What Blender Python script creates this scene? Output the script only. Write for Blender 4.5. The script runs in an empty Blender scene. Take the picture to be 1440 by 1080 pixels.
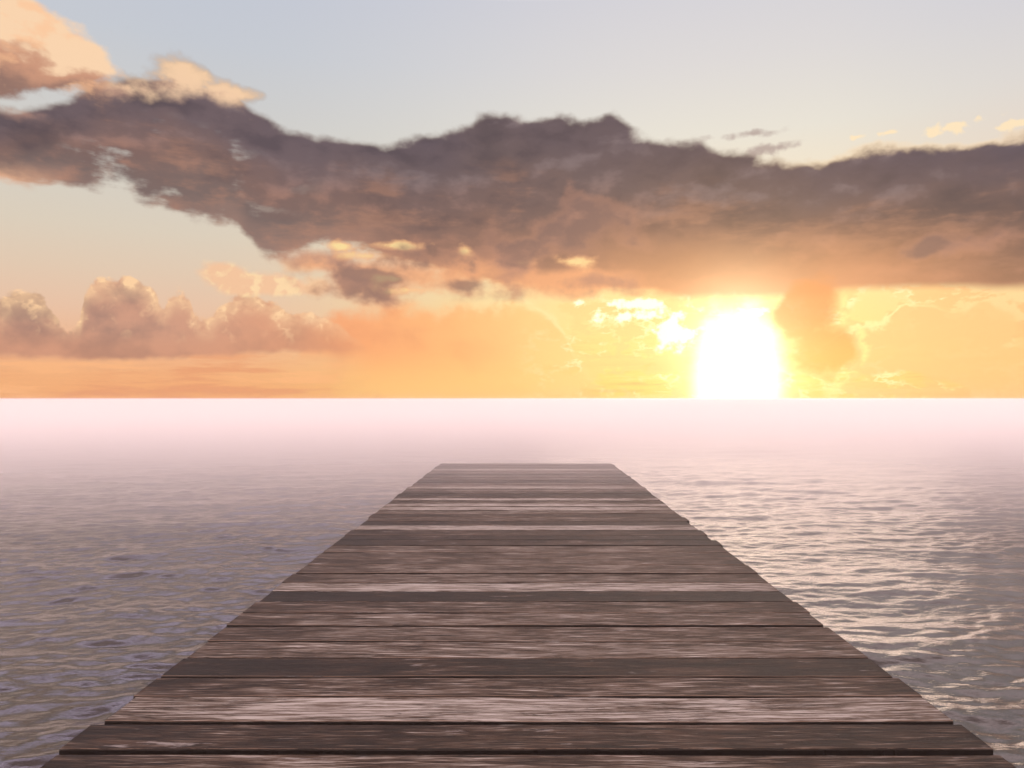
import bpy, math, random
import numpy as np

random.seed(7)
rng = np.random.default_rng(11)
scene = bpy.context.scene
R = math.radians

# ------------------------------------------------------------------ camera
FPX = 1050.0                      # focal length in pixels of a 1440 px wide picture
CAM_Z = 1.15                      # eye height above the deck
cam_data = bpy.data.cameras.new("camera")
cam_data.sensor_fit = 'HORIZONTAL'
cam_data.sensor_width = 36.0
cam_data.lens = 36.0 * FPX / 1440.0
cam_data.shift_x = -20.0 / 1440.0
cam_data.shift_y = 20.5 / 1440.0
cam_data.clip_start = 0.05
cam_data.clip_end = 120000.0
cam = bpy.data.objects.new("camera", cam_data)
cam.location = (0.0, 0.0, CAM_Z)
cam.rotation_euler = (R(90), 0.0, 0.0)
scene.collection.objects.link(cam)
scene.camera = cam

# ------------------------------------------------------------------ exposure
vs = scene.view_settings
scene.display_settings.display_device = 'sRGB'
vs.view_transform = 'Standard'
vs.look = 'None'
vs.exposure = 0.0
vs.gamma = 1.0
scene.cycles.use_denoising = True
scene.cycles.denoiser = 'OPENIMAGEDENOISE'
scene.cycles.max_bounces = 6
scene.cycles.volume_bounces = 1
scene.cycles.adaptive_threshold = 0.02
scene.cycles.adaptive_min_samples = 24
scene.cycles.sample_clamp_indirect = 3.0
scene.cycles.sample_clamp_direct = 6.0

# ------------------------------------------------------------------ sun lamp
SUN_AZ = math.atan(297.0 / FPX)   # right of straight ahead
SUN_EL = R(3.2)
sun = bpy.data.lights.new("sun", 'SUN')
sun.energy = 0.75
sun.angle = R(30.0)
sun.color = (1.0, 0.77, 0.63)
sun_o = bpy.data.objects.new("sun", sun)
sun_o.rotation_euler = (R(90) - SUN_EL, 0.0, math.pi - SUN_AZ)
sun_o.location = (60, 210, 20)
scene.collection.objects.link(sun_o)


# ------------------------------------------------------------------ node helper
def lin(r, g, b):
    def f(v):
        v /= 255.0
        return v / 12.92 if v <= 0.04045 else ((v + 0.055) / 1.055) ** 2.4
    return (f(r), f(g), f(b), 1.0)


class Tree:
    def __init__(self, nt):
        self.nt = nt

    def new(self, t):
        return self.nt.nodes.new(t)

    def put(self, sock, v):
        if isinstance(v, F):
            self.nt.links.new(v.s, sock)
        elif isinstance(v, bpy.types.NodeSocket):
            self.nt.links.new(v, sock)
        else:
            sock.default_value = v

    def math(self, op, a, b=None, c=None, clamp=False):
        n = self.new('ShaderNodeMath')
        n.operation = op
        n.use_clamp = clamp
        self.put(n.inputs[0], a)
        if b is not None:
            self.put(n.inputs[1], b)
        if c is not None:
            self.put(n.inputs[2], c)
        return F(self, n.outputs[0])

    def sm(self, x, a, b, lo=0.0, hi=1.0):
        """smooth step of x from a to b (a may exceed b)"""
        n = self.new('ShaderNodeMapRange')
        n.interpolation_type = 'SMOOTHSTEP'
        if a > b:
            a, b, lo, hi = b, a, hi, lo
        self.put(n.inputs['Value'], x)
        n.inputs['From Min'].default_value = a
        n.inputs['From Max'].default_value = b
        n.inputs['To Min'].default_value = lo
        n.inputs['To Max'].default_value = hi
        return F(self, n.outputs[0])

    def vec(self, x, y, z=0.0):
        n = self.new('ShaderNodeCombineXYZ')
        self.put(n.inputs[0], x)
        self.put(n.inputs[1], y)
        self.put(n.inputs[2], z)
        return n.outputs[0]

    def noise(self, v, scale, detail=6.0, rough=0.55, dist=0.0, lac=2.0, typ='FBM', dim='2D'):
        n = self.new('ShaderNodeTexNoise')
        n.noise_type = typ
        n.noise_dimensions = dim
        self.put(n.inputs['Vector'], v)
        n.inputs['Scale'].default_value = scale
        n.inputs['Detail'].default_value = detail
        n.inputs['Roughness'].default_value = rough
        n.inputs['Lacunarity'].default_value = lac
        n.inputs['Distortion'].default_value = dist
        return F(self, n.outputs[0])

    def puff(self, v, scale, detail=3.0, rough=0.5):
        n = self.new('ShaderNodeTexVoronoi')
        n.voronoi_dimensions = '2D'
        n.feature = 'F1'
        self.put(n.inputs['Vector'], v)
        n.inputs['Scale'].default_value = scale
        n.inputs['Detail'].default_value = detail
        n.inputs['Roughness'].default_value = rough
        n.normalize = True
        return F(self, n.outputs['Distance'])

    def curve(self, x, pts, lo, hi, smooth=True):
        """value of a hand-drawn curve y(x); x range lo..hi, y kept within -1..9"""
        n = self.new('ShaderNodeFloatCurve')
        cm = n.mapping
        c = cm.curves[0]
        q = [((px - lo) / (hi - lo), (py + 1.0) / 10.0) for px, py in pts]
        q = [(min(1, max(0, a)), min(1, max(0, b))) for a, b in q]
        while len(c.points) < len(q):
            c.points.new(0.5, 0.5)
        for p, (a, b) in zip(c.points, q):
            p.location = (a, b)
            p.handle_type = 'AUTO_CLAMPED' if smooth else 'VECTOR'
        cm.update()
        self.put(n.inputs['Value'], (x - lo) * (1.0 / (hi - lo)))
        return F(self, n.outputs[0]) * 10.0 - 1.0

    def mix(self, a, b, t, mode='MIX'):
        n = self.new('ShaderNodeMix')
        n.data_type = 'RGBA'
        n.blend_type = mode
        n.clamp_factor = True
        self.put(n.inputs[0], t)
        self.put(n.inputs[6], a)
        self.put(n.inputs[7], b)
        return n.outputs[2]

    def ramp(self, x, stops, interp='LINEAR'):
        n = self.new('ShaderNodeValToRGB')
        cr = n.color_ramp
        cr.interpolation = interp
        while len(cr.elements) < len(stops):
            cr.elements.new(0.5)
        for e, (p, c) in zip(cr.elements, sorted(stops, key=lambda s: s[0])):
            e.position = p
            e.color = c
        self.put(n.inputs[0], x)
        return n.outputs[0]


class F:
    def __init__(self, t, s):
        self.t, self.s = t, s

    def __add__(self, o): return self.t.math('ADD', self, o)
    def __radd__(self, o): return self.t.math('ADD', o, self)
    def __sub__(self, o): return self.t.math('SUBTRACT', self, o)
    def __rsub__(self, o): return self.t.math('SUBTRACT', o, self)
    def __mul__(self, o): return self.t.math('MULTIPLY', self, o)
    def __rmul__(self, o): return self.t.math('MULTIPLY', o, self)
    def __truediv__(self, o): return self.t.math('DIVIDE', self, o)
    def min(self, o): return self.t.math('MINIMUM', self, o)
    def max(self, o): return self.t.math('MAXIMUM', self, o)
    def pow(self, o): return self.t.math('POWER', self, o)
    def sat(self): return self.t.math('ADD', self, 0.0, clamp=True)


# ------------------------------------------------------------------ sky
# The sky is drawn on directions: U = bearing and V = height above the horizon, in
# units of 1/10.5 radian.  P() gives both for a spot measured on the photograph.
K = FPX / 100.0


def P(px, py):
    x = (px - 740.0) / FPX
    z = (560.5 - py) / FPX
    return math.atan(x) * K, z / math.hypot(1.0, x) * K


def PX(px):
    return math.atan((px - 740.0) / FPX) * K


world = bpy.data.worlds.new("World")
scene.world = world
world.use_nodes = True
wt = world.node_tree
wt.nodes.clear()
T = Tree(wt)
tc = wt.nodes.new('ShaderNodeTexCoord')
sep = wt.nodes.new('ShaderNodeSeparateXYZ')
nrm = wt.nodes.new('ShaderNodeVectorMath')
nrm.operation = 'NORMALIZE'
wt.links.new(tc.outputs['Generated'], nrm.inputs[0])
wt.links.new(nrm.outputs[0], sep.inputs[0])
dx, dy, dz = (F(T, sep.outputs[i]) for i in range(3))
hyp = (dx * dx + dy * dy).max(1e-6).pow(0.5)
U = T.math('ARCTAN2', dx, dy) * K
V = (dz / hyp * K).min(60.0).max(-5.0)

UV = T.vec(U, V, 0.0)
_uvp = wt.nodes.new('ShaderNodeMapping')
wt.links.new(UV, _uvp.inputs[0])


def at(a, b, c, d):
    """the point (a*U + b, c*V + d)"""
    n = wt.nodes.new('ShaderNodeMapping')
    wt.links.new(_uvp.outputs[0], n.inputs[0])
    n.inputs['Location'].default_value = (b, d, 0)
    n.inputs['Scale'].default_value = (a, c, 1)
    return n.outputs[0]


# turbulence shared by the layers
n_big = T.noise(at(1, 0, 1.25, 0), 0.55, 4, 0.5) - 0.5
n_mid = T.noise(at(1, 31.0, 1.35, 0), 1.5, 6, 0.50) - 0.5
n_fine = T.noise(at(1, 11.0, 1.2, 0), 4.2, 4, 0.55) - 0.5
n_wisp = T.noise(at(0.45, 3.0, 1.7, 40.0), 1.6, 6, 0.6) - 0.5
# the same mid turbulence a little nearer the sun: their difference is the relief
ddx, ddy = 0.10, -0.09
n_mid_s = T.noise(at(1, 31.0 + ddx, 1.35, ddy * 1.35), 1.5, 6, 0.50) - 0.5
relief = (n_mid - n_mid_s)
puff = 0.5 - T.puff(T.vec(U + n_fine * 0.25, V + n_fine * 0.25, 1.0), 2.3, 3.0, 0.55)
puff_s = 0.5 - T.puff(T.vec(U + n_fine * 0.25 + 0.09, V + n_fine * 0.25 + 0.03, 1.0), 2.3, 3.0, 0.55)
prelief = puff - puff_s

vl = T.vec(U * 0.75 + 5.0, V * 1.25 + 60.0 + n_mid * 0.25, 0.0)
n_lump = T.noise(vl, 1.15, 5, 0.52) - 0.5
n_lump_d = T.noise(T.vec(U * 0.75 + 5.06, V * 1.25 + 59.80 + n_mid * 0.25, 0.0), 1.15, 5, 0.52) - 0.5
lump = n_lump_d - n_lump            # positive on the upper faces of the billows

SU, SV = P(1037, 500)
du, dv = U - SU, V - SV
rs = (du * du + dv * dv).pow(0.5)

LO, HI = -7.4, 7.4


def edge(pts):
    q = [P(*p) for p in pts]
    q = [(a, b) for a, b in q]
    if q[0][0] > LO:
        q.insert(0, (LO, q[0][1]))
    if q[-1][0] < HI:
        q.append((HI, q[-1][1]))
    return q


def blob(px, py, rx, ry, rot=0.0):
    """distance from the centre of an ellipse, 1 on its rim"""
    cu, cv = P(px, py)
    a, b_ = 100.0 / rx, 100.0 / ry
    n = T.new('ShaderNodeVectorMath')
    n.operation = 'MULTIPLY_ADD'
    T.put(n.inputs[0], UV)
    n.inputs[1].default_value = (a, b_, 0)
    n.inputs[2].default_value = (-a * cu, -b_ * cv, 0)
    m = T.new('ShaderNodeVectorMath')
    m.operation = 'LENGTH'
    wt.links.new(n.outputs[0], m.inputs[0])
    return F(T, m.outputs['Value'])


def union(fs):
    """1 at the centre of the nearest ellipse, 0 on its rim, negative outside"""
    r = fs[0]
    for f in fs[1:]:
        r = r.min(f)
    return 1.0 - r


# --- clear sky: nishita base tinted to the evening gradient
vr = V * (1.0 / 12.0)
def vstop(py, c):
    return (max(0.0, min(1.0, (560.5 - py) / 1200.0)), lin(*c))
PINK = [(0.535, (2.7, 2.14, 2.14, 1)), (0.66, (2.2, 1.76, 1.80, 1)), (0.85, (0.80, 0.64, 0.66, 1)), (1.0, (0.55, 0.44, 0.45, 1))]  # bright band added above the view, for the sea to reflect
g_left = T.ramp(vr, [vstop(560, (244, 174, 120)), vstop(530, (244, 178, 128)), vstop(500, (240, 182, 142)),
                     vstop(450, (234, 194, 166)), vstop(400, (227, 202, 178)), vstop(350, (221, 207, 188)),
                     vstop(280, (214, 208, 197)), vstop(100, (199, 203, 211)), vstop(0, (195, 200, 213))] + PINK)
g_sun = T.ramp(vr, [vstop(560, (255, 214, 122)), vstop(500, (255, 222, 138)), vstop(430, (255, 226, 150)),
                    vstop(330, (246, 226, 190)), vstop(200, (231, 226, 214)), vstop(100, (222, 218, 217)),
                    vstop(0, (214, 212, 218))] + PINK)
w_sun = T.sm(T.math('ABSOLUTE', U - SU), 7.5, 0.6)
col = T.mix(g_left, g_sun, w_sun)
w_right = T.sm(U, 3.6, 7.0)
col = T.mix(col, T.ramp(vr, [vstop(560, (255, 192, 128)), vstop(500, (255, 204, 142)), vstop(420, (255, 218, 158)),
                             vstop(330, (240, 215, 190)), vstop(180, (222, 216, 213)), vstop(0, (205, 206, 220))] + PINK),
            w_right * 0.8)

col = T.mix(col, (2.7, 2.3, 3.2, 1), T.sm(U, 1.0, -3.5) * T.sm(V, 5.75, 6.5) * T.sm(V, 13.0, 7.0) * 0.85)  # lavender glow added above the view, tinting reflections in the left-hand water

# --- faint level streaks above the horizon
st = T.noise(at(0.35, 0, 3.4, 80.0), 1.7, 5, 0.62) - 0.5
st_m = T.sm(V, 1.0, 0.35) * T.sm(st, -0.02, 0.14)
col = T.mix(col, T.mix(lin(234, 160, 118), lin(255, 190, 120), T.sm(U, -4.0, 1.5)), st_m * 0.8)
st_m2 = T.sm(V, 0.8, 0.3) * T.sm(st, -0.04, -0.16)
col = T.mix(col, T.mix(lin(254, 188, 134), lin(255, 232, 160), T.sm(U, -3.0, 1.5)), st_m2 * 0.6)

# --- peach cloud bank left of the sun
top2 = T.curve(U, edge([(400, 520), (425, 470), (455, 438), (500, 425), (600, 424), (660, 424), (720, 423), (760, 428),
                        (785, 446), (798, 470), (806, 500), (830, 530), (870, 560)]), LO, HI)
d2 = (top2 - V) + n_mid * 0.55 + puff * 0.18
a2 = T.sm(d2, -0.05, 0.28)
c2 = T.ramp((U + 4.0) * (1 / 6.0), [(0.08, lin(238, 160, 120)), (0.30, lin(250, 170, 118)), (0.50, lin(255, 186, 124)),
                                     (0.68, lin(255, 204, 136)), (0.85, lin(255, 210, 138))])
c2 = T.mix(c2, lin(255, 206, 132), T.sm(V, 0.75, 0.1) * 0.75)
c2 = T.mix(c2, lin(226, 140, 104), T.sm(n_big + n_mid * 0.5, 0.02, 0.30) * T.sm(U, 0.2, -2.4) * 0.6)
a2 = a2 * (1.0 - T.sm(U, -2.0, -3.0) * T.sm(V, 0.75, 0.45))
rim2 = T.sm(d2, 0.20, 0.05) * T.sm(U, -1.6, 0.0)
c2 = T.mix(c2, lin(255, 246, 190), rim2 * 0.9)
col = T.mix(col, c2, a2 * T.sm(U, 1.3, 0.6) * 0.95)

# --- pale broken clouds round the sun
m3 = T.noise(at(0.8, 7.0, 1.5, 15.0), 2.0, 7, 0.6) - 0.5
reg3 = T.sm(U, -0.3, 0.7) * T.sm(V, 1.75, 1.25)
a3 = T.sm(m3, -0.03, 0.05) * reg3
col = T.mix(col, T.mix(lin(255, 212, 142), lin(255, 190, 128), T.sm(U, 3.2, 6.6)), a3 * 0.75)
rim3 = T.sm(T.math('ABSOLUTE', m3 + 0.03), 0.06, 0.0) * reg3 * T.sm(n_big + n_fine * 0.6, -0.08, 0.14)
col = T.mix(col, lin(255, 250, 196), rim3 * T.sm(rs, 5.0, 0.8) * 0.8)
fl = union([blob(880, 428, 60, 10, -0.1), blob(945, 462, 34, 26), blob(1066, 438, 26, 12, 0.3), blob(900, 445, 70, 10, 0.1)]) * 0.34 + n_mid * 1.0 + n_fine * 1.3
col = T.mix(col, (1.3, 1.25, 0.9, 1), T.sm(fl, 0.05, 0.35))
# right-hand cloud with a bright outline
d3b = union([blob(1330, 475, 90, 38), blob(1290, 455, 40, 26), blob(1240, 500, 80, 26), blob(1400, 520, 90, 40)])
d3b = d3b * 0.5 + n_mid * 0.8 + puff * 0.3
col = T.mix(col, lin(255, 202, 138), T.sm(d3b, 0.0, 0.12) * 0.85)
col = T.mix(col, lin(255, 244, 178), T.sm(T.math('ABSOLUTE', d3b - 0.02), 0.07, 0.0) * T.sm(V, 0.55, 0.9) * T.sm(U, 5.6, 4.6) * 0.7)

# --- cumulus row low on the left
top3 = T.curve(U, edge([(0, 432), (22, 420), (46, 418), (64, 430), (80, 456), (98, 474), (112, 462), (119, 424), (132, 404),
                        (165, 397), (198, 403), (218, 416), (231, 436), (241, 420), (256, 414), (267, 424), (274, 448), (292, 458),
                        (310, 440), (328, 424), (350, 420), (374, 426), (392, 438), (415, 444), (440, 446), (470, 460), (520, 500), (560, 530)]), LO, HI)
d4 = (top3 - V) + puff * 0.36 + n_fine * 0.14 + n_mid * 0.18 + 0.02
a4 = T.sm(d4, 0.0, 0.07) * T.sm(V + n_fine * 0.10 - T.sm(U, -5.2, -3.0) * 0.15, 0.44, 0.54) * T.sm(U, -2.0, -3.2)
c4 = T.mix(lin(210, 156, 132), lin(168, 130, 118), T.sm(n_big * 0.8 + n_mid * 0.7 + d4 * 0.10, -0.10, 0.18))
c4 = T.mix(c4, lin(240, 163, 120), T.sm(U, -4.9, -2.4) * 0.6)
c4 = T.mix(c4, lin(216, 150, 118), T.sm(V, 0.95, 0.5) * 0.4)
lit4 = (T.sm(d4, 0.42, 0.03) * (0.55 + prelief * 2.2) + T.sm(prelief, 0.05, 0.22) * 0.45).sat()
c4 = T.mix(c4, lin(254, 210, 164), lit4 * T.sm(V, 0.65, 0.95))
col = T.mix(col, c4, a4)
# --- thin cream cloud above them
d5 = union([blob(318, 384, 40, 20), blob(352, 396, 60, 18), blob(390, 402, 60, 15)]) * 0.6 + n_mid * 1.0 + puff * 0.25
col = T.mix(col, T.mix(lin(246, 196, 156), lin(255, 218, 170), T.sm(prelief + relief, -0.06, 0.12)), T.sm(d5, -0.02, 0.30) * 0.9)
d5b = union([blob(430, 375, 40, 12), blob(450, 400, 30, 22)]) * 0.6 + n_mid * 1.2
col = T.mix(col, lin(253, 206, 160), T.sm(d5b, -0.02, 0.35) * 0.8)

# --- the dark cloud bank
topB = T.curve(U, edge([(0, 152), (60, 138), (110, 126), (140, 116), (200, 108), (245, 100), (275, 112), (320, 120), (350, 144), (400, 168),
                        (450, 179), (500, 186), (550, 191), (600, 188), (640, 178), (690, 166), (740, 160), (800, 160), (832, 158),
                        (856, 152), (882, 165), (910, 180), (945, 197), (975, 192), (1000, 199), (1045, 214), (1090, 222),
                        (1150, 213), (1220, 208), (1300, 200), (1380, 190), (1440, 181)]), LO, HI)
botB = T.curve(U, edge([(0, 263), (40, 258), (80, 258), (120, 270), (160, 266), (200, 286), (250, 302), (300, 314), (332, 322),
                        (350, 345), (385, 358), (420, 354), (450, 348), (500, 356), (560, 378), (620, 396), (680, 406), (740, 408), (800, 410), (880, 414),
                        (960, 424), (1080, 424), (1150, 422), (1180, 413), (1260, 411), (1350, 411), (1440, 411)]), LO, HI)
left_frag = T.sm(U, -2.6, -4.6)
rag = n_big * 0.45 + n_mid * 0.42 + n_fine * 0.05
dt = (topB - V) + rag
db = (V - botB) + (n_mid * 0.75 + n_wisp * 0.5 + n_fine * 0.12) * T.sm(U, 3.2, -0.8, 0.10, 0.62)
dB = dt.min(db)
holes = T.sm(n_mid + n_wisp * 0.8, -0.08, -0.30) * left_frag * T.sm(topB - V, 0.5, 0.8)
aB = T.sm(dB, -0.02, 0.14) * (1.0 - holes * 0.6)
s = ((topB - V) / (topB - botB).max(0.3)).sat()
q = (s + n_big * 0.45 + n_mid * 0.2 + n_wisp * 0.2 - relief * 0.2).sat()
cB_l = T.ramp(q, [(0.0, lin(106, 90, 96)), (0.25, lin(112, 94, 98)), (0.55, lin(130, 102, 96)), (0.8, lin(124, 104, 100)), (1.0, lin(150, 120, 110))])
cB_m = T.ramp(q, [(0.0, lin(98, 84, 92)), (0.30, lin(108, 90, 92)), (0.55, lin(122, 96, 92)), (0.75, lin(150, 112, 98)), (1.0, lin(206, 146, 118))])
cB_r = T.ramp(q, [(0.0, lin(92, 80, 92)), (0.30, lin(104, 86, 90)), (0.55, lin(118, 92, 88)), (0.8, lin(154, 112, 92)), (1.0, lin(188, 132, 108))])
cB = T.mix(T.mix(cB_l, cB_m, T.sm(U, -3.4, -1.2)), cB_r, T.sm(U, 3.0, 5.0))
# heavier and thinner stretches
cB = T.mix(cB, lin(84, 72, 78), T.sm(n_big * 0.9 + n_mid * 0.6, 0.03, 0.30) * T.sm(s, 0.85, 0.4) * 0.65)
cB = T.mix(cB, lin(178, 130, 108), T.sm(n_wisp + n_big * 0.5 + relief * 0.4, 0.02, 0.26) * T.sm(s, 0.15, 0.5) * 0.5)
cB = T.mix(cB, lin(80, 68, 76), T.sm(lump, 0.0, -0.22) * T.sm(s, 0.9, 0.5) * 0.55)
cB = T.mix(cB, T.mix(lin(150, 132, 134), lin(206, 146, 118), T.sm(s, 0.25, 0.75)), T.sm(lump, 0.0, 0.22) * 0.42)
# sun-lit upper edge: wide and cream at the left, a thin bright line at the far right
horn = union([blob(255, 112, 62, 26, 0.15), blob(315, 128, 50, 14, -0.25), blob(150, 122, 26, 12), blob(30, 158, 26, 10)]) * 0.34 + n_mid * 0.95 + n_fine * 0.2 + n_lump * 0.5
cB = T.mix(cB, T.mix(lin(190, 146, 128), lin(250, 210, 172), T.sm(V + n_mid * 0.6 + relief * 1.2, 3.50, 4.05)), T.sm(horn, -0.12, 0.34) * 0.95)
horn_a = T.sm(horn, -0.04, 0.26)
lit_t = T.sm(dt, 0.16, 0.02) * (T.sm(U, 2.8, 4.4, 0.12, 0.95))
cB = T.mix(cB, lin(255, 220, 172), lit_t)
lit_b = T.sm(db, 0.34, 0.05) * T.sm(U, -5.6, -6.6)
cB = T.mix(cB, lin(250, 190, 150), lit_b * 0.8)
lit_e = T.sm(db, 0.16, 0.03) * T.sm(U, -2.9, -0.6)
cB = T.mix(cB, lin(255, 196, 134), lit_e * T.sm(U, 3.6, 2.0) * 0.7)
# warm light through the underside towards the sun
warm = (T.sm(rs, 3.6, 0.9) * T.sm(s, 0.35, 0.95)).sat()
cB = T.mix(cB, lin(236, 166, 116), warm * 0.6)
col = T.mix(col, cB, aB.max(horn_a * T.sm(V, 3.2, 3.4)))

# --- thinner peach-brown cloud hanging under its middle
vl_ = union([blob(610, 386, 170, 36), blob(505, 394, 80, 40), blob(780, 398, 160, 26), blob(450, 370, 60, 24)]) * 0.6 + n_mid * 0.9 + n_fine * 0.15
col = T.mix(col, T.mix(lin(240, 170, 124), lin(196, 142, 118), T.sm(n_big + n_mid * 0.8 + lump * 0.5, -0.1, 0.16)), T.sm(vl_, -0.05, 0.40) * 0.9)

# --- holes and clumps in its ragged lower left
hol = union([blob(803, 368, 44, 10), blob(560, 345, 62, 9, -0.05), blob(655, 352, 14, 12), blob(478, 345, 30, 8), blob(520, 360, 46, 8, 0.2),
             blob(560, 392, 30, 9), blob(590, 408, 60, 8)]) * 0.42 + n_mid * 1.5 + n_wisp * 0.6 + n_fine * 0.4
col = T.mix(col, T.mix(lin(252, 186, 134), lin(255, 226, 158), T.sm(hol, 0.08, 0.5)), T.sm(hol, -0.05, 0.40) * 0.9)
cl = union([blob(492, 400, 64, 32, 0.1), blob(545, 392, 50, 18), blob(600, 372, 90, 28, 0.1), blob(660, 400, 70, 14), blob(720, 352, 58, 27, -0.2), blob(820, 318, 95, 38, 0.1),
            blob(1330, 345, 60, 14)]) * 0.5 + n_mid * 1.35 + puff * 0.3
ccl = T.mix(T.mix(lin(204, 146, 120), lin(138, 106, 100), T.sm(cl, 0.0, 0.42)), lin(186, 136, 116), T.sm(lump, 0.0, 0.2) * 0.5)
col = T.mix(col, ccl, T.sm(cl, -0.06, 0.42) * 0.75)

# --- dark shaft of cloud just right of the sun
dS = union([blob(1132, 440, 46, 60), blob(1150, 490, 46, 46), blob(1175, 500, 28, 30)]) * 0.5 + n_mid * 0.7
aS = T.sm(dS, 0.0, 0.24)
col = T.mix(col, T.mix(lin(232, 156, 102), lin(250, 184, 110), T.sm(V, 1.2, 0.5)), aS * 0.9)
rimS = T.sm(T.math('ABSOLUTE', dS + 0.06), 0.13, 0.0) * T.sm(n_fine + n_mid * 0.5, -0.12, 0.1) * T.sm(U, PX(1150), PX(1172))
col = T.mix(col, lin(255, 236, 158), rimS * T.sm(V, 1.5, 1.2) * 0.8)

# --- lit tower at the upper left
dU = union([blob(20, 70, 110, 62), blob(-30, 30, 90, 60), blob(70, 92, 72, 40), blob(20, 15, 50, 26)]) * 0.55 + n_mid * 0.66 + n_fine * 0.14 + puff * 0.12
aU = T.sm(dU, 0.0, 0.18)
pv = V + n_mid * 0.35 + relief * 0.5 + n_lump * 0.35
cU = T.mix(lin(150, 116, 104), lin(206, 152, 124), T.sm(pv, 3.60, 3.95))
cU = T.mix(cU, lin(252, 214, 176), T.sm(pv, 3.92, 4.12))
cU = T.mix(cU, lin(255, 196, 150), T.sm(n_wisp * 0.6 + n_fine * 0.3 + relief * -1.0, 0.0, 0.20) * 0.55)
col = T.mix(col, cU, aU)

# --- small wisps over the bank
w1 = union([blob(1055, 188, 60, 7, 0.1), blob(1085, 208, 50, 8, -0.1)]) * 0.4 + n_mid * 0.9 + n_fine * 0.9
col = T.mix(col, lin(170, 150, 146), T.sm(w1, 0.0, 0.5) * 0.8)
w2 = union([blob(1338, 178, 36, 9, 0.25), blob(1422, 175, 24, 6), blob(1205, 192, 12, 4, 0.3), blob(1250, 186, 10, 3)]) * 0.4 + n_fine * 1.5 + n_mid * 0.2
col = T.mix(col, lin(255, 230, 190), T.sm(w2, 0.0, 0.30) * 0.9)

# --- high thin cloud and an added glow overhead, above the picture
hv = T.noise(T.vec(dx * 1.4, dy * 0.9, dz), 2.2, 4, 0.6) - 0.5
col = T.mix(col, lin(255, 222, 214), T.sm(hv, -0.05, 0.2) * T.sm(V, 6.5, 11.0) * 0.6)

col = T.mix(col, (10.0, 7.9, 7.4, 1), T.sm(V, 11.0, 38.0))  # unseen overhead glow, added to brighten the haze on the sea

# broken grey cloud added between, so the sea reflects dark patches
gv = T.noise(T.vec(dx * 2.6 + 4.0, dy * 2.6, 0.0), 1.6, 4, 0.55) - 0.5
col = T.mix(col, (0.22, 0.17, 0.155, 1), T.sm(gv, -0.06, 0.08) * T.sm(V, 6.0, 7.4) * T.sm(V, 17.0, 11.0) * 0.5)

# pink glow added to the unseen sky opposite the sun, lighting the haze
col = T.mix(col, (2.1, 1.7, 1.7, 1), T.sm(dy, -0.15, -0.7) * T.sm(V, 0.0, 3.0) * T.sm(V, 24.0, 14.0))

# --- light of the sun through the thin cloud
veil = 1.0 - aS * 0.45
cu_ = du * 2.0
cv_ = (dv + 0.42) * 1.10
cr = (cu_.max(cu_ * -1.0).pow(2.0) + cv_.max(cv_ * -1.0).pow(2.0)).pow(0.5) + n_fine * 0.22 * T.sm(dv, -0.1, 0.5) + n_mid * 1.1 * T.sm(dv, -0.1, 0.5)
core = T.sm(cr, 1.45, 0.45)
halo1 = T.math('EXPONENT', (du * du * 1.5 + dv * dv * 1.0) * -1.6)
halo2 = T.math('EXPONENT', rs * -0.75)


def addc(a, colour, k):
    n = T.new('ShaderNodeMix')
    n.data_type = 'RGBA'
    n.blend_type = 'ADD'
    n.clamp_factor = False
    T.put(n.inputs[0], k)
    T.put(n.inputs[6], a)
    T.put(n.inputs[7], colour)
    return n.outputs[2]


col = addc(col, (1.0, 0.70, 0.44, 1), halo2 * 0.20 * veil * T.sm(V, 4.5, 1.0))
col = addc(col, (1.0, 0.84, 0.50, 1), halo1 * 1.1 * veil)
col = addc(col, (1.6, 1.5, 1.3, 1), core)

nish = wt.nodes.new('ShaderNodeTexSky')
nish.sky_type = 'NISHITA'
nish.sun_disc = False
nish.sun_elevation = SUN_EL
nish.sun_rotation = SUN_AZ
nish.air_density = 1.0
nish.dust_density = 2.0
WSTR = 0.1
col = T.mix(col, (0.97 / WSTR, 0.97 / WSTR, 0.97 / WSTR, 1), 1.0, 'MULTIPLY')
col = addc(col, nish.outputs[0], 0.07)
bg = wt.nodes.new('ShaderNodeBackground')
wt.links.new(col, bg.inputs[0])
bg.inputs[1].default_value = WSTR
wo = wt.nodes.new('ShaderNodeOutputWorld')
wt.links.new(bg.outputs[0], wo.inputs[0])
world.cycles.sampling_method = 'MANUAL'
world.cycles.sample_map_resolution = 512
#@@PART2

# ------------------------------------------------------------------ mesh helpers
def mesh_object(name, verts, faces, material, parent=None, smooth=False, attrs=None):
    me = bpy.data.meshes.new(name)
    verts = np.asarray(verts, dtype=np.float32)
    faces = np.asarray(faces, dtype=np.int32)
    nf, k = faces.shape
    me.vertices.add(len(verts))
    me.vertices.foreach_set('co', verts.ravel())
    me.loops.add(nf * k)
    me.loops.foreach_set('vertex_index', faces.ravel())
    me.polygons.add(nf)
    me.polygons.foreach_set('loop_start', np.arange(0, nf * k, k, dtype=np.int32))
    me.polygons.foreach_set('loop_total', np.full(nf, k, dtype=np.int32))
    me.polygons.foreach_set('use_smooth', np.full(nf, smooth, dtype=bool))
    for an, av in (attrs or {}).items():
        at = me.attributes.new(an, 'FLOAT', 'POINT')
        at.data.foreach_set('value', np.asarray(av, dtype=np.float32))
    me.update(calc_edges=True)
    me.validate()
    me.materials.append(material)
    o = bpy.data.objects.new(name, me)
    scene.collection.objects.link(o)
    if parent is not None:
        o.parent = parent
    return o


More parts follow.
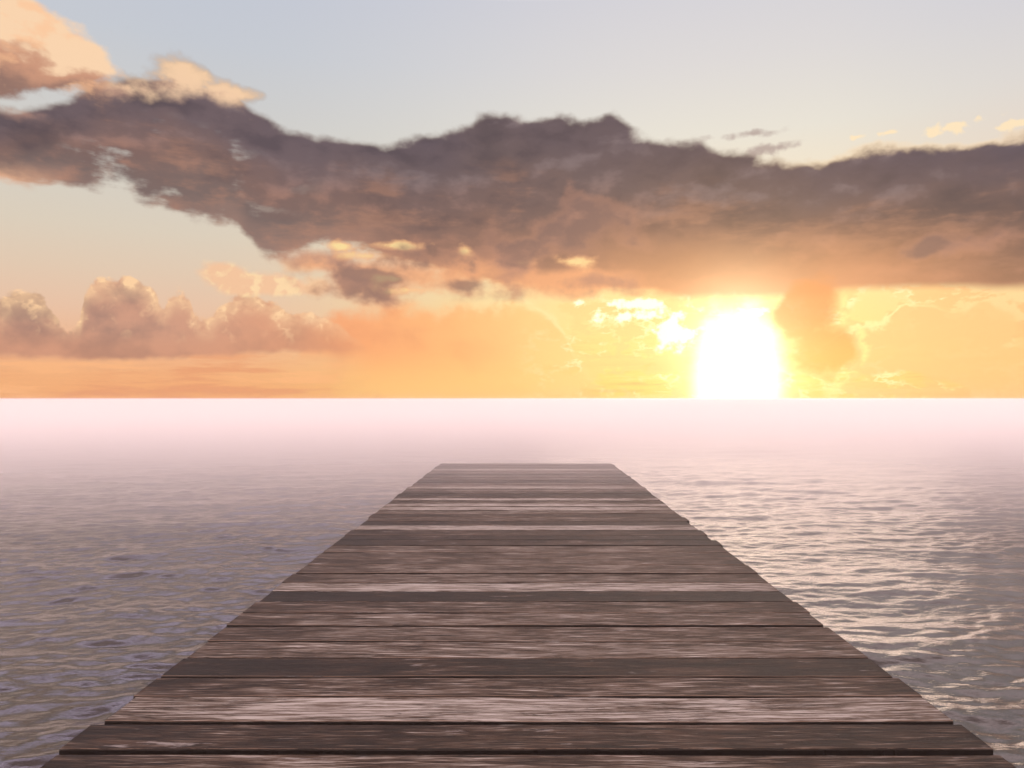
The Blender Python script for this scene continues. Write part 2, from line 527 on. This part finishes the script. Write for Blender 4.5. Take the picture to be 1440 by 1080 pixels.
def material(name):
    m = bpy.data.materials.new(name)
    m.use_nodes = True
    nt = m.node_tree
    nt.nodes.clear()
    t = Tree(nt)
    b = nt.nodes.new('ShaderNodeBsdfPrincipled')
    o = nt.nodes.new('ShaderNodeOutputMaterial')
    nt.links.new(b.outputs[0], o.inputs[0])
    return m, t, b


def coords(t, kind='Object'):
    c = t.new('ShaderNodeTexCoord')
    s_ = t.new('ShaderNodeSeparateXYZ')
    t.nt.links.new(c.outputs[kind], s_.inputs[0])
    return tuple(F(t, s_.outputs[i]) for i in range(3))


def attr(t, name):
    a = t.new('ShaderNodeAttribute')
    a.attribute_name = name
    return F(t, a.outputs['Fac'])


# ------------------------------------------------------------------ sea
SEA_Z = -0.45
H = CAM_Z - SEA_Z

m_sea, t, b = material('sea_water')
x, y, z = coords(t)
dist = (x * x + y * y).pow(0.5)
ld = t.math('LOGARITHM', dist.max(1.0), 10.0)           # 0.5 at 3 m, 1.5 at 30 m, 2.5 at 300 m
patch = t.noise(t.vec(x * 0.016, y * 0.022), 1.0, 5, 0.6) - 0.5
t.put(b.inputs['Base Color'], lin(28, 21, 18))
rough = t.sm(ld, 0.6, 1.7, 0.05, 0.36) + patch * t.sm(ld, 1.0, 1.6) * 0.22
t.put(b.inputs['Roughness'], rough.max(0.02))
b.inputs['IOR'].default_value = 1.48
mic = t.noise(t.vec(x * 6.0 + y * 1.5, y * 13.0 - x), 1.0, 5, 0.6)
bump = t.new('ShaderNodeBump')
bump.inputs['Distance'].default_value = 0.02
t.put(bump.inputs['Strength'], t.sm(ld, 0.5, 1.3, 0.25, 0.5))
t.put(bump.inputs['Height'], mic)
t.nt.links.new(bump.outputs[0], b.inputs['Normal'])

# wave trains: (wavelength, direction, phase, steepness)
NW = 110
lam = np.exp(np.linspace(math.log(0.08), math.log(2.2), NW)) * rng.uniform(0.95, 1.05, NW)
ang = R(96) + rng.normal(0, R(24), NW) + np.where(rng.random(NW) < 0.25, rng.normal(0, R(30), NW), 0)
pha = rng.uniform(0, 2 * math.pi, NW)
SLOPE = 0.135
stp = SLOPE * math.sqrt(2.0 / NW) * np.interp(np.log(lam), [math.log(0.08), math.log(0.14), math.log(0.32), math.log(0.6), math.log(2.2)], [0.8, 1.5, 1.15, 0.55, 0.30])


def heights(X, Y, spacing):
    h = np.zeros_like(X)
    # gentle gusts: rippled and calmer stretches
    gust = 1.0 + 0.30 * np.sin(X * 0.61 + 0.9 * np.sin(Y * 0.37)) * np.sin(Y * 0.43 + 1.3 + 0.7 * np.sin(X * 0.5))
    wx = 0.10 * np.sin(Y * 1.3 + X * 0.7)
    wy = 0.06 * np.sin(X * 1.1 - Y * 0.5) + 0.05 * np.sin(X * 2.7 + 1.0)
    for l, a, p, s_ in zip(lam, ang, pha, stp):
        k = 2 * math.pi / l
        w = np.clip((l / spacing - 1.2) / 1.3, 0, 1)
        th = k * ((X + wx) * math.cos(a) + (Y + wy) * math.sin(a)) + p
        h += w * (s_ / k) * (np.sin(th) + 0.22 * np.cos(2 * th))
    return h * gust


BIG = 60000.0
ys = [-BIG, -4000.0, -400.0, -60.0, -14.0, -5.0, -2.5, -1.5]
while ys[-1] < 1.8:
    ys.append(ys[-1] + 0.045)
while ys[-1] < 70.0:
    ys.append(ys[-1] + max(0.012, ys[-1] ** 2 / (747.0 * H) * 0.5))
while ys[-1] < BIG:
    ys.append(ys[-1] * 1.12)
ys = np.array(ys)
# fine columns over the water in view, then ever wider ones out to the sides
half = np.linspace(0.0, 1.0, 460)
out = np.array([1.02, 1.06, 1.15, 1.4, 2.2, 6.0, 30.0, 300.0, 9000.0])
tt = np.concatenate([-out[::-1], -half[:0:-1], half, out])
NX = len(tt)
reach = 3.4 + 0.90 * np.clip(ys, 0.0, None)
# the outermost columns meet one straight edge far away, whatever the row
GX = tt[None, :] * reach[:, None]
far_x = np.sign(tt) * np.interp(np.abs(tt), [1.0, 9000.0], [0.0, 1.0])
GX = np.where(np.abs(tt)[None, :] > 1.2, np.sign(tt)[None, :] * np.minimum(np.abs(GX), BIG * (0.999 + 0.001 * np.abs(far_x))[None, :] - 20.0 * (NX // 2 - np.abs(np.arange(NX) - NX // 2))[None, :]), GX)
GY = np.repeat(ys[:, None], NX, 1)
sp = np.maximum(np.gradient(ys)[:, None], (reach / 459.0)[:, None]) * np.ones_like(GX)
fade = np.clip((1.06 - np.abs(tt)) / 0.06, 0, 1)[None, :]
GZ = np.where((GY < 90.0) & (GY > -1.6), heights(np.clip(GX, -200, 200), GY, sp), 0.0) * fade
verts = np.stack([GX, GY, GZ], -1).reshape(-1, 3)
ii = np.arange(len(ys) * NX).reshape(len(ys), NX)
faces = np.stack([ii[:-1, :-1], ii[:-1, 1:], ii[1:, 1:], ii[1:, :-1]], -1).reshape(-1, 4)
sea = mesh_object('sea', verts, faces, m_sea, smooth=True)
sea.location = (0, 0, SEA_Z)
sea['kind'] = 'structure'

# ------------------------------------------------------------------ pier
m_wood, t, b = material('weathered_plank_wood')
x, y, z = coords(t)
seed = attr(t, 'board_seed')
tone = attr(t, 'board_tone')
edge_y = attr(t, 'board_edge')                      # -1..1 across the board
bend = (t.noise(t.vec(x * 0.9 + seed * 61.0, y * 3.0 + seed * 17.0), 1.0, 3, 0.5) - 0.5) * 0.05
yy = y + bend
fib = t.noise(t.vec(x * 8.0 + seed * 31.0, yy * 260.0 + seed * 53.0), 1.0, 4, 0.65) - 0.5
str_ = t.noise(t.vec(x * 3.0 + seed * 71.0, yy * 42.0 + seed * 23.0), 1.0, 7, 0.62) - 0.5
fib2 = t.noise(t.vec(x * 4.0 + seed * 43.0, yy * 130.0 + seed * 67.0), 1.0, 3, 0.6) - 0.5
blo = t.noise(t.vec(x * 1.7 + seed * 91.0, yy * 7.0 + seed * 13.0), 1.0, 5, 0.6) - 0.5
crk = t.noise(t.vec(x * 4.0 + seed * 41.0, yy * 75.0 + seed * 29.0), 1.0, 5, 0.55) - 0.5
scf = t.noise(t.vec(x * 4.0 + seed * 19.0, yy * 22.0 + seed * 37.0), 1.0, 8, 0.7) - 0.5
ends = t.sm(t.math('ABSOLUTE', x), 0.7, 1.5)
v = (tone - 0.5) * 1.60 + 0.43 + blo * 0.7 + str_ * 0.9 + fib * 1.9 + fib2 * 1.9 - ends * 0.16
wood = t.ramp(v.sat(), [(0.0, (0.0035, 0.0014, 0.0006, 1)), (0.22, (0.0100, 0.0044, 0.0022, 1)), (0.45, (0.031, 0.0172, 0.0108, 1)),
                        (0.68, (0.072, 0.053, 0.043, 1)), (0.88, (0.132, 0.112, 0.101, 1)), (1.0, (0.215, 0.194, 0.184, 1))])
wood = t.mix(wood, (0.045, 0.024, 0.016, 1), t.sm(blo - str_ * 0.6, 0.08, 0.26) * 0.45)
crack = t.sm(t.math('ABSOLUTE', crk - 0.02), 0.034, 0.008) * t.sm(str_ + blo * 0.5, 0.05, -0.10)
wood = t.mix(wood, (0.006, 0.003, 0.002, 1), crack * 0.85)
wood = t.mix(wood, (0.20, 0.18, 0.178, 1), t.sm(scf + blo * 0.4, 0.15, 0.25) * 0.55)
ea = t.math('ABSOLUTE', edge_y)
worn = t.sm(ea + scf * 0.12, 0.93, 0.97) * t.sm(ea, 1.06, 1.0) * t.sm(scf + seed * 0.3 - 0.15, 0.06, -0.03)
wood = t.mix(wood, (0.17, 0.11, 0.08, 1), worn * 0.7)
wood = t.mix(wood, (0.0075, 0.0038, 0.0022, 1), t.sm(ea, 1.02, 1.16))      # sawn edges painted near-black, standing in for shade in the gaps
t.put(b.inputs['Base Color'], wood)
t.put(b.inputs['Roughness'], t.sm(v, 0.0, 1.0, 0.62, 0.82))
b.inputs['Specular IOR Level'].default_value = 0.12
bp = t.new('ShaderNodeBump')
bp.inputs['Strength'].default_value = 0.55
bp.inputs['Distance'].default_value = 0.004
t.put(bp.inputs['Height'], fib * 0.6 + fib2 * 0.8 + str_ * 0.9 - crack * 0.8)
t.nt.links.new(bp.outputs[0], b.inputs['Normal'])

m_beam, t, b = material('wet_dark_timber')
x, y, z = coords(t)
g = t.noise(t.vec(x * 14.0 + z * 3.0, y * 3.0 + z * 9.0), 1.0, 5, 0.6)
t.put(b.inputs['Base Color'], t.ramp(g, [(0.3, (0.020, 0.012, 0.009, 1)), (0.7, (0.075, 0.048, 0.038, 1))]))
b.inputs['Roughness'].default_value = 0.7

pier = bpy.data.objects.new('pier', None)
pier.empty_display_size = 0.5
scene.collection.objects.link(pier)
pier['label'] = 'weathered brown plank pier running straight out over the calm sea'
pier['category'] = 'pier'

FH = FPX * CAM_Z


def depth(py):
    return FH / (py - 560.5)


# joints between the boards, measured down the middle of the deck: (picture row, gap in mm, tone of the board nearer than the joint)
joints = [(1056.5, 26, .50), (1016.5, 7, .38), (980, 2, .74), (952, 9, .50), (925, 5, .27), (901, 8, .60), (879.3, 8, .54), (861.7, 2, .56),
          (846, 8, .50), (831, 2, .22), (819, 2, .76), (806.7, 8, .54), (794.7, 2, .56), (785, 5, .50), (776.3, 5, .50), (767, 6, .56),
          (759.3, 8, .36), (752.5, 2, .30), (745.3, 4, .40), (739, 2, .80), (732.5, 3, .36), (727.5, 6, .50)]
Y = [depth(j[0]) for j in joints]
gaps = [max(11.0, (1.2 * j[1] + 1.5) * 1.6 if j[1] < 20 else 38.0) / 1000.0 for j in joints]
tones = [j[2] for j in joints]
END = depth(651.5)
while Y[-1] < END - 0.30:
    Y.append(Y[-1] + rng.uniform(0.205, 0.245))
    gaps.append(rng.choice([0.012, 0.018, 0.026, 0.034]))
    tones.append(float(rng.choice([0.30, 0.42, 0.52, 0.60, 0.80])))
Y.append(END)
gaps.append(0.0)
tones.append(0.45)
near = [Y[0]]
while near[-1] > -3.5:
    near.append(near[-1] - rng.uniform(0.205, 0.24))
near = near[1:][::-1]
Y = near + Y
gaps = [0.006] * len(near) + gaps
tones = [float(rng.uniform(0.35, 0.65)) for _ in near] + tones

HW = 1.515
over = {1016.5: (0.0, 0.022), 846: (0.0, 0.0), 879.3: (0.020, 0.0), 831: (0.0, 0.0)}
NS = 36
V_, F_, A_seed, A_tone, A_edge = [], [], [], [], []
for i in range(len(Y) - 1):
    y0, y1 = Y[i] + gaps[i] / 2, Y[i + 1] - gaps[i + 1] / 2
    tn = tones[i + 1]
    sd = float(rng.random())
    zt = rng.normal(0, 0.0014)
    tilt = rng.normal(0, 0.003)
    xl = -HW - rng.normal(0, 0.008)
    xr = HW + rng.normal(0, 0.008)
    if rng.random() < 0.12:
        xl -= 0.014
    if rng.random() < 0.16:
        xr += 0.016
    c, th = 0.0045, 0.042
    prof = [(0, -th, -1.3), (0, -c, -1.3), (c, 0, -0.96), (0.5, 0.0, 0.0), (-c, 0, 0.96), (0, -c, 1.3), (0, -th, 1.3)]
    xs = np.linspace(xl, xr, NS)
    xs[1:-1] += rng.normal(0, 0.01, NS - 2)
    j0 = np.cumsum(rng.normal(0, 0.0006, NS)); j0 -= np.linspace(j0[0], j0[-1], NS)
    j1 = np.cumsum(rng.normal(0, 0.0006, NS)); j1 -= np.linspace(j1[0], j1[-1], NS)
    zz = np.cumsum(rng.normal(0, 0.0005, NS)); zz -= np.linspace(zz[0], zz[-1], NS)
    skew = rng.normal(0, 0.0012)
    base = len(V_)
    m = len(prof)
    for s_ in range(NS):
        a0 = y0 + max(-gaps[i] * 0.4, min(0.004, j0[s_]))
        a1 = y1 + min(gaps[i + 1] * 0.4, max(-0.004, j1[s_]))
        for k, (py, pz, e) in enumerate(prof):
            yy_ = a0 + py if k < 3 else (0.5 * (a0 + a1) if k == 3 else a1 + py)
            zc = -0.0012 if k == 3 else 0.0
            V_.append((xs[s_], yy_ + skew * xs[s_], pz + zt + zz[s_] + zc + tilt * (yy_ - y0)))
            A_seed.append(sd); A_tone.append(tn); A_edge.append(e)
    for s_ in range(NS - 1):
        for k in range(m - 1):
            q0 = base + s_ * m + k
            F_.append((q0, q0 + m, q0 + m + 1, q0 + 1))
        q0 = base + s_ * m
        F_.append((q0 + m - 1, q0 + 2 * m - 1, q0 + m, q0))
    for e0, flip in ((base, False), (base + (NS - 1) * m, True)):
        for quad in ((0, 1, 5, 6), (1, 2, 4, 5)):
            q4 = tuple(e0 + k for k in quad)
            F_.append(q4[::-1] if flip else q4)
        # thin top triangle as a degenerate-free quad
        q4 = (e0 + 2, e0 + 3, e0 + 4, e0 + 4)
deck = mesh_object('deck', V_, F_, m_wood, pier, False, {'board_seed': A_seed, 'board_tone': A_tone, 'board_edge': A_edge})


def box(name, x0, x1, y0, y1, z0, z1):
    vs_ = [(a, b_, c_) for a in (x0, x1) for b_ in (y0, y1) for c_ in (z0, z1)]
    fs_ = [(0, 1, 3, 2), (4, 6, 7, 5), (0, 4, 5, 1), (2, 3, 7, 6), (0, 2, 6, 4), (1, 5, 7, 3)]
    return mesh_object(name, vs_, fs_, m_beam, pier)


def post(name, cx, cy, r, z0, z1, n=14):
    vs_, fs_ = [], []
    for zi, zz_ in enumerate(np.linspace(z0, z1, 6)):
        rr = r * (1.06 - 0.06 * zi / 5)
        for k in range(n):
            a = 2 * math.pi * k / n
            w = 1 + 0.04 * math.sin(3 * a + cx * 5 + cy)
            vs_.append((cx + rr * w * math.cos(a), cy + rr * w * math.sin(a), zz_))
    for zi in range(5):
        for k in range(n):
            k2 = (k + 1) % n
            fs_.append((zi * n + k, zi * n + k2, zi * n + n + k2, zi * n + n + k))
    top = 5 * n
    for k in range(1, n // 2):
        fs_.append((top + k - 1 if k > 1 else top, top + k, top + n - 1 - k, top + (n - k) % n))
    return mesh_object(name, vs_, fs_, m_beam, pier, True)


for bx_ in (-1.30, 0.0, 1.30):
    box('stringer', bx_ - 0.05, bx_ + 0.05, Y[0] + 0.03, END - 0.05, -0.22, -0.058)
for py_ in (-2.6, 0.6, 3.8, 7.0, 10.2, 12.9):
    box('crossbeam', -1.42, 1.42, py_ - 0.06, py_ + 0.06, -0.35, -0.223)
    for px_ in (-1.22, 1.22):
        post('pile', px_, py_, 0.10, -2.6, -0.353)


# ------------------------------------------------------------------ low mist and haze, added to whiten the far sea
def mist_material(name, parts):
    m = bpy.data.materials.new(name)
    m.use_nodes = True
    ht = m.node_tree
    ht.nodes.clear()
    hout = ht.nodes.new('ShaderNodeOutputMaterial')
    hadd = ht.nodes.new('ShaderNodeAddShader')
    for k, (dens, aniso) in enumerate(parts):       # fine haze plus larger droplets that glow towards the sun
        pvn = ht.nodes.new('ShaderNodeVolumePrincipled')
        pvn.inputs['Color'].default_value = (1.0, 0.94, 0.95, 1)
        pvn.inputs['Density'].default_value = dens
        pvn.inputs['Anisotropy'].default_value = aniso
        ht.links.new(pvn.outputs[0], hadd.inputs[k])
    ht.links.new(hadd.outputs[0], hout.inputs['Volume'])
    return m


def air_box(name, x0, x1, y0, y1, z0, z1, m):
    hv = [(a, b_, c_) for a in (x0, x1) for b_ in (y0, y1) for c_ in (z0, z1)]
    hf = [(0, 1, 3, 2), (4, 6, 7, 5), (0, 4, 5, 1), (2, 3, 7, 6), (0, 2, 6, 4), (1, 5, 7, 3)]
    o = mesh_object(name, hv, hf, m)
    o['kind'] = 'stuff'
    return o


B2 = BIG + 1000.0
air_box('haze', -B2, B2, -B2, B2, -3.7, CAM_Z + 0.04, mist_material('pale_sea_haze', ((0.0025, 0.05), (0.0025, 0.82))))
# a bank of low mist added on the open water to whiten it towards the horizon
air_box('added_mist', -B2 + 200, B2 - 200, 8.5, B2 - 200, SEA_Z - 0.25, CAM_Z - 0.10, mist_material('added_sea_mist', ((0.036, 0.05), (0.028, 0.85))))
